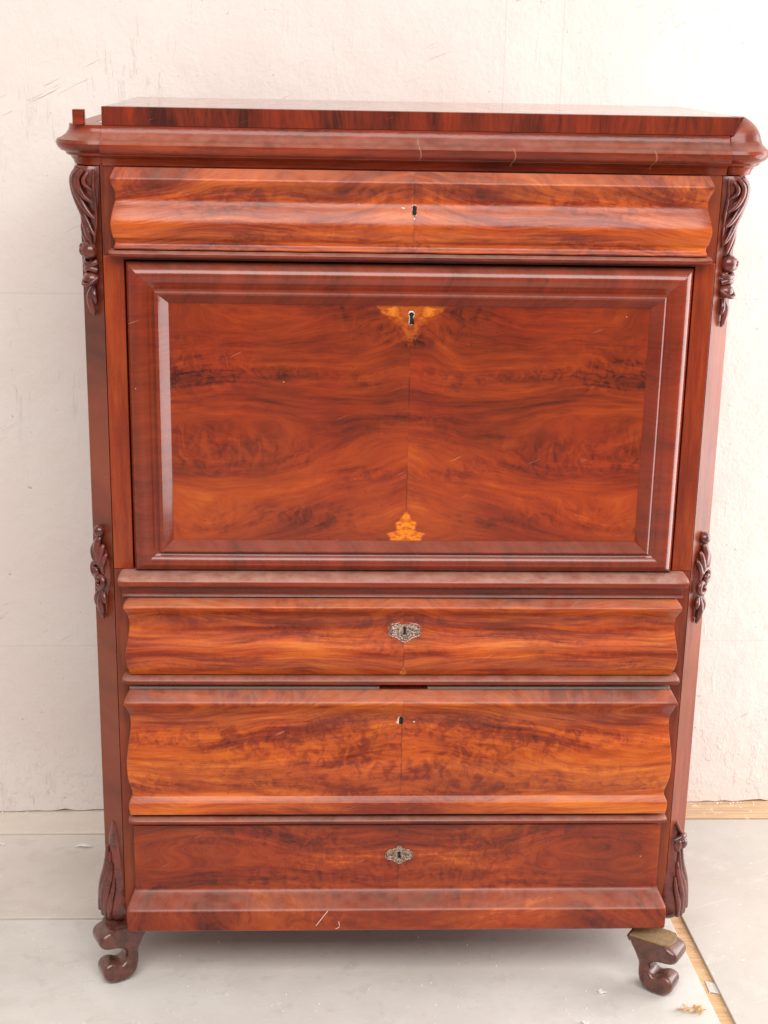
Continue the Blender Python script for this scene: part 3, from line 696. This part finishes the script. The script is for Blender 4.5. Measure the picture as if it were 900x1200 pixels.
# ------------------------------------------------------------------ scroll feet
def foot(px, py, ang, hgt, width, mirror):
    """C-scroll in a vertical plane: n outwards, w across, z up; knee roll above, toe roll on the floor"""
    outl = [(-.044, .104), (.020, .104), (.036, .101), (.047, .094), (.0500, .083), (.046, .073), (.035, .0675), (.018, .065), (.005, .060), (-.001, .051), (.000, .041), (.006, .035),
            (.013, .0345), (.020, .0380), (.030, .0395), (.0395, .035), (.0435, .025), (.041, .012), (.032, .003), (.018, .000), (.004, .001), (-.009, .007), (-.0175, .018), (-.0215, .034), (-.0235, .054), (-.030, .076), (-.039, .093)]
    P = [tuple(p)[:2] for p in ease([(a, b, 0) for a, b in outl+outl[:1]], 4)][:-1]
    n = len(P); NM = []
    for j in range(n):
        a, b = P[j-2], P[(j+2) % n]; t = Vector((b[0]-a[0], b[1]-a[1])).normalized(); NM.append((t.y, -t.x))
    ar = sum(P[j][0]*P[(j+1) % n][1]-P[(j+1) % n][0]*P[j][1] for j in range(n)); sg = 1 if ar < 0 else -1
    lay = [-1, -.985, -.94, -.86, -.74, -.58, 0, .58, .74, .86, .94, .985, 1]
    vs = []
    for q in lay:
        e = max(0, (abs(q)-.58)/.42); ins = .0088*(1-math.sqrt(max(0, 1-e*e)))
        for (a, b), (nx_, nz_) in zip(P, NM):
            hw = width*(.84+.22*min(1, max(0, (b-.052)/.03))-.14*math.exp(-((b-.050)/.011)**2)+.06*math.exp(-((b-.02)/.014)**2))
            bz = b+sg*nz_*ins if b < .1035 else b
            vs.append((a+sg*nx_*ins, q*hw, max(0, bz)*hgt/.104))
    fs = [[i*n+j, i*n+(j+1) % n, (i+1)*n+(j+1) % n, (i+1)*n+j] for i in range(len(lay)-1) for j in range(n)]
    fs += [list(range(n))[::-1], list(range((len(lay)-1)*n, len(lay)*n))]
    mb = MB().add(vs, fs); c, s = math.cos(ang), math.sin(ang)
    mb.xform(lambda v: Vector((px+v.x*c-v.y*s, py+v.x*s+v.y*c, v.z)))
    return mb
fr = obj('foot', foot(.454, -.043, math.radians(-34), .103, .0265, False), MC2, root, sharp=40)
fl_ = obj('foot', foot(-.481, .004, math.radians(180+26), .110, .0255, True), MC2, root, sharp=40)
# raw sawn top of the right foot, where it sticks out beyond the base
c_, s_ = math.cos(math.radians(-34)), math.sin(math.radians(-34))
pl = [(-.040, -.025), (.020, -.0255), (.031, -.021), (.036, -.008), (.036, .008), (.031, .021), (.018, .0255), (-.040, .025)]
obj('foot_block', MB().prism([(.454+a*c_-b*s_, -.043+a*s_+b*c_) for a, b in pl], .1015, .1060), M_raw, fr, bevel=.001)
for s in (-1, 1):
    obj('rear_foot', MB().prism([(s*.44, .40), (s*.49, .40), (s*.49, .448), (s*.44, .448)], 0, .099), MC2, root, bevel=.004)

# ------------------------------------------------------------------ bits on the floor
M_flake = plain('plaster_white', (.80, .76, .70), .85, .08, 90); M_straw = plain('shaving_wood', (.58, .36, .12), .6, .4, 120)
def chip(loc, r, seed, flat=.5):
    random.seed(seed); m = MB()
    for k in range(3):
        c = (random.uniform(-r, r)*.8, random.uniform(-r, r)*.8, r*flat*.6); b = MB().ball(c, r*random.uniform(.5, .8), (1, .8, flat), 7, 5)
        b.v = [tuple(Vector(v)+Vector((noise.noise(Vector(v)*300), noise.noise(Vector(v)*300+Vector((5, 0, 0))), noise.noise(Vector(v)*300+Vector((9, 0, 0)))))*r*.35) for v in b.v]
        b.v = [(x, y, max(0, z)) for x, y, z in b.v]; m.add(b.v, b.f)
    o = obj('plaster_chip', m, M_flake, None, sharp=20); o.location = loc; return o
tag(chip((.365, -.064, .0004), .0085, 3), 'white plaster crumb on the floor beside the right scroll foot', 'plaster chip', 'plaster chips on the floor')
tag(chip((.3146, -.146, .0004), .0075, 9), 'white plaster crumb at the bottom edge, in front of the cabinet', 'plaster chip', 'plaster chips on the floor')
tag(chip((-.7895, .470, .0002), .006, 14), 'small white plaster crumb far left on the back linoleum sheet', 'plaster chip', 'plaster chips on the floor')
m = MB(); m.tube(ease([(-.018, .003, .001), (-.006, .005, .004), (.006, .001, .005), (.019, .004, .001)], 5), [.0015+.0045*math.sin(math.pi*i/15) for i in range(16)], 6, .35)
o = obj('paint_flake', m, M_flake, None, sharp=20); o.location = (-.6198, .4556, .0012); tag(o, 'thin curled pale flake lying on the floor left of the cabinet, near the wall', 'paint flake')
m = MB(); random.seed(5)
for k in range(6):
    a0 = random.uniform(0, 6.28); rr = random.uniform(.005, .010); ox, oy = random.uniform(-.016, .018), random.uniform(-.008, .008)
    m.tube([(ox+rr*math.cos(a0+i*.5), oy+.7*rr*math.sin(a0+i*.5), .0025+.0045*(1+math.sin(i*.6+k))) for i in range(10)], .0022, 5, .35)
o = obj('wood_shaving', m, M_straw, None); o.location = (.506, -.120, .0004); tag(o, 'tangle of golden wood shavings on the floor by the bare seam strip', 'wood shavings')
# grit: crumbs nobody could count, over the floor and along the foot of the wall
random.seed(21); m = MB()
def grain(x, y, z, r):
    d = [Vector((random.uniform(-1, 1), random.uniform(-1, 1), random.uniform(.2, 1)))*r for _ in range(4)]
    m.add([Vector((x, y, z))+Vector((r, 0, 0)), Vector((x, y, z))+Vector((-r*.6, r*.8, 0)), Vector((x, y, z))+Vector((-r*.6, -r*.8, 0)), Vector((x, y, z+r*random.uniform(.4, 1)))], [[0, 1, 3], [1, 2, 3], [2, 0, 3], [0, 2, 1]])
for _ in range(700):
    x, y = random.uniform(-.85, .9), random.uniform(-.25, .5); grain(x, y, .0005, random.choice((.0006, .0008, .001, .0014, .002)))
tag(obj('floor_grit', m, M_flake, None, sharp=10), 'fine pale grit and crumbs scattered over the linoleum floor', 'grit', kind='stuff')
m = MB()
for _ in range(420):
    x = random.uniform(-.9, .95); grain(x, wall_y(x)-abs(random.gauss(0, .006))-.001, .0022, random.choice((.001, .0014, .002, .003)))
tag(obj('plaster_crumbs', m, M_flake, None, sharp=10), 'crumbs of broken plaster along the foot of the wall', 'plaster crumbs', kind='stuff')
# two stray fibres caught on the base of the bottom drawer
M_fib = plain('fibre', (.75, .55, .42), .8, .2)
m = MB().tube(ease([(-.142, -.0572, .136), (-.134, -.0577, .148), (-.122, -.0560, .164)], 4), .0007, 5)
tag(obj('straw_fibre', m, M_fib), 'short pale straight fibre stuck across the base edge of the bottom drawer', 'fibre')
m = MB().tube(ease([(-.108, -.0572, .130), (-.102, -.0577, .134), (-.103, -.0572, .144)], 4), .0006, 5)
tag(obj('straw_fibre', m, M_fib), 'tiny hooked pale fibre on the base edge, right of the longer fibre', 'fibre')
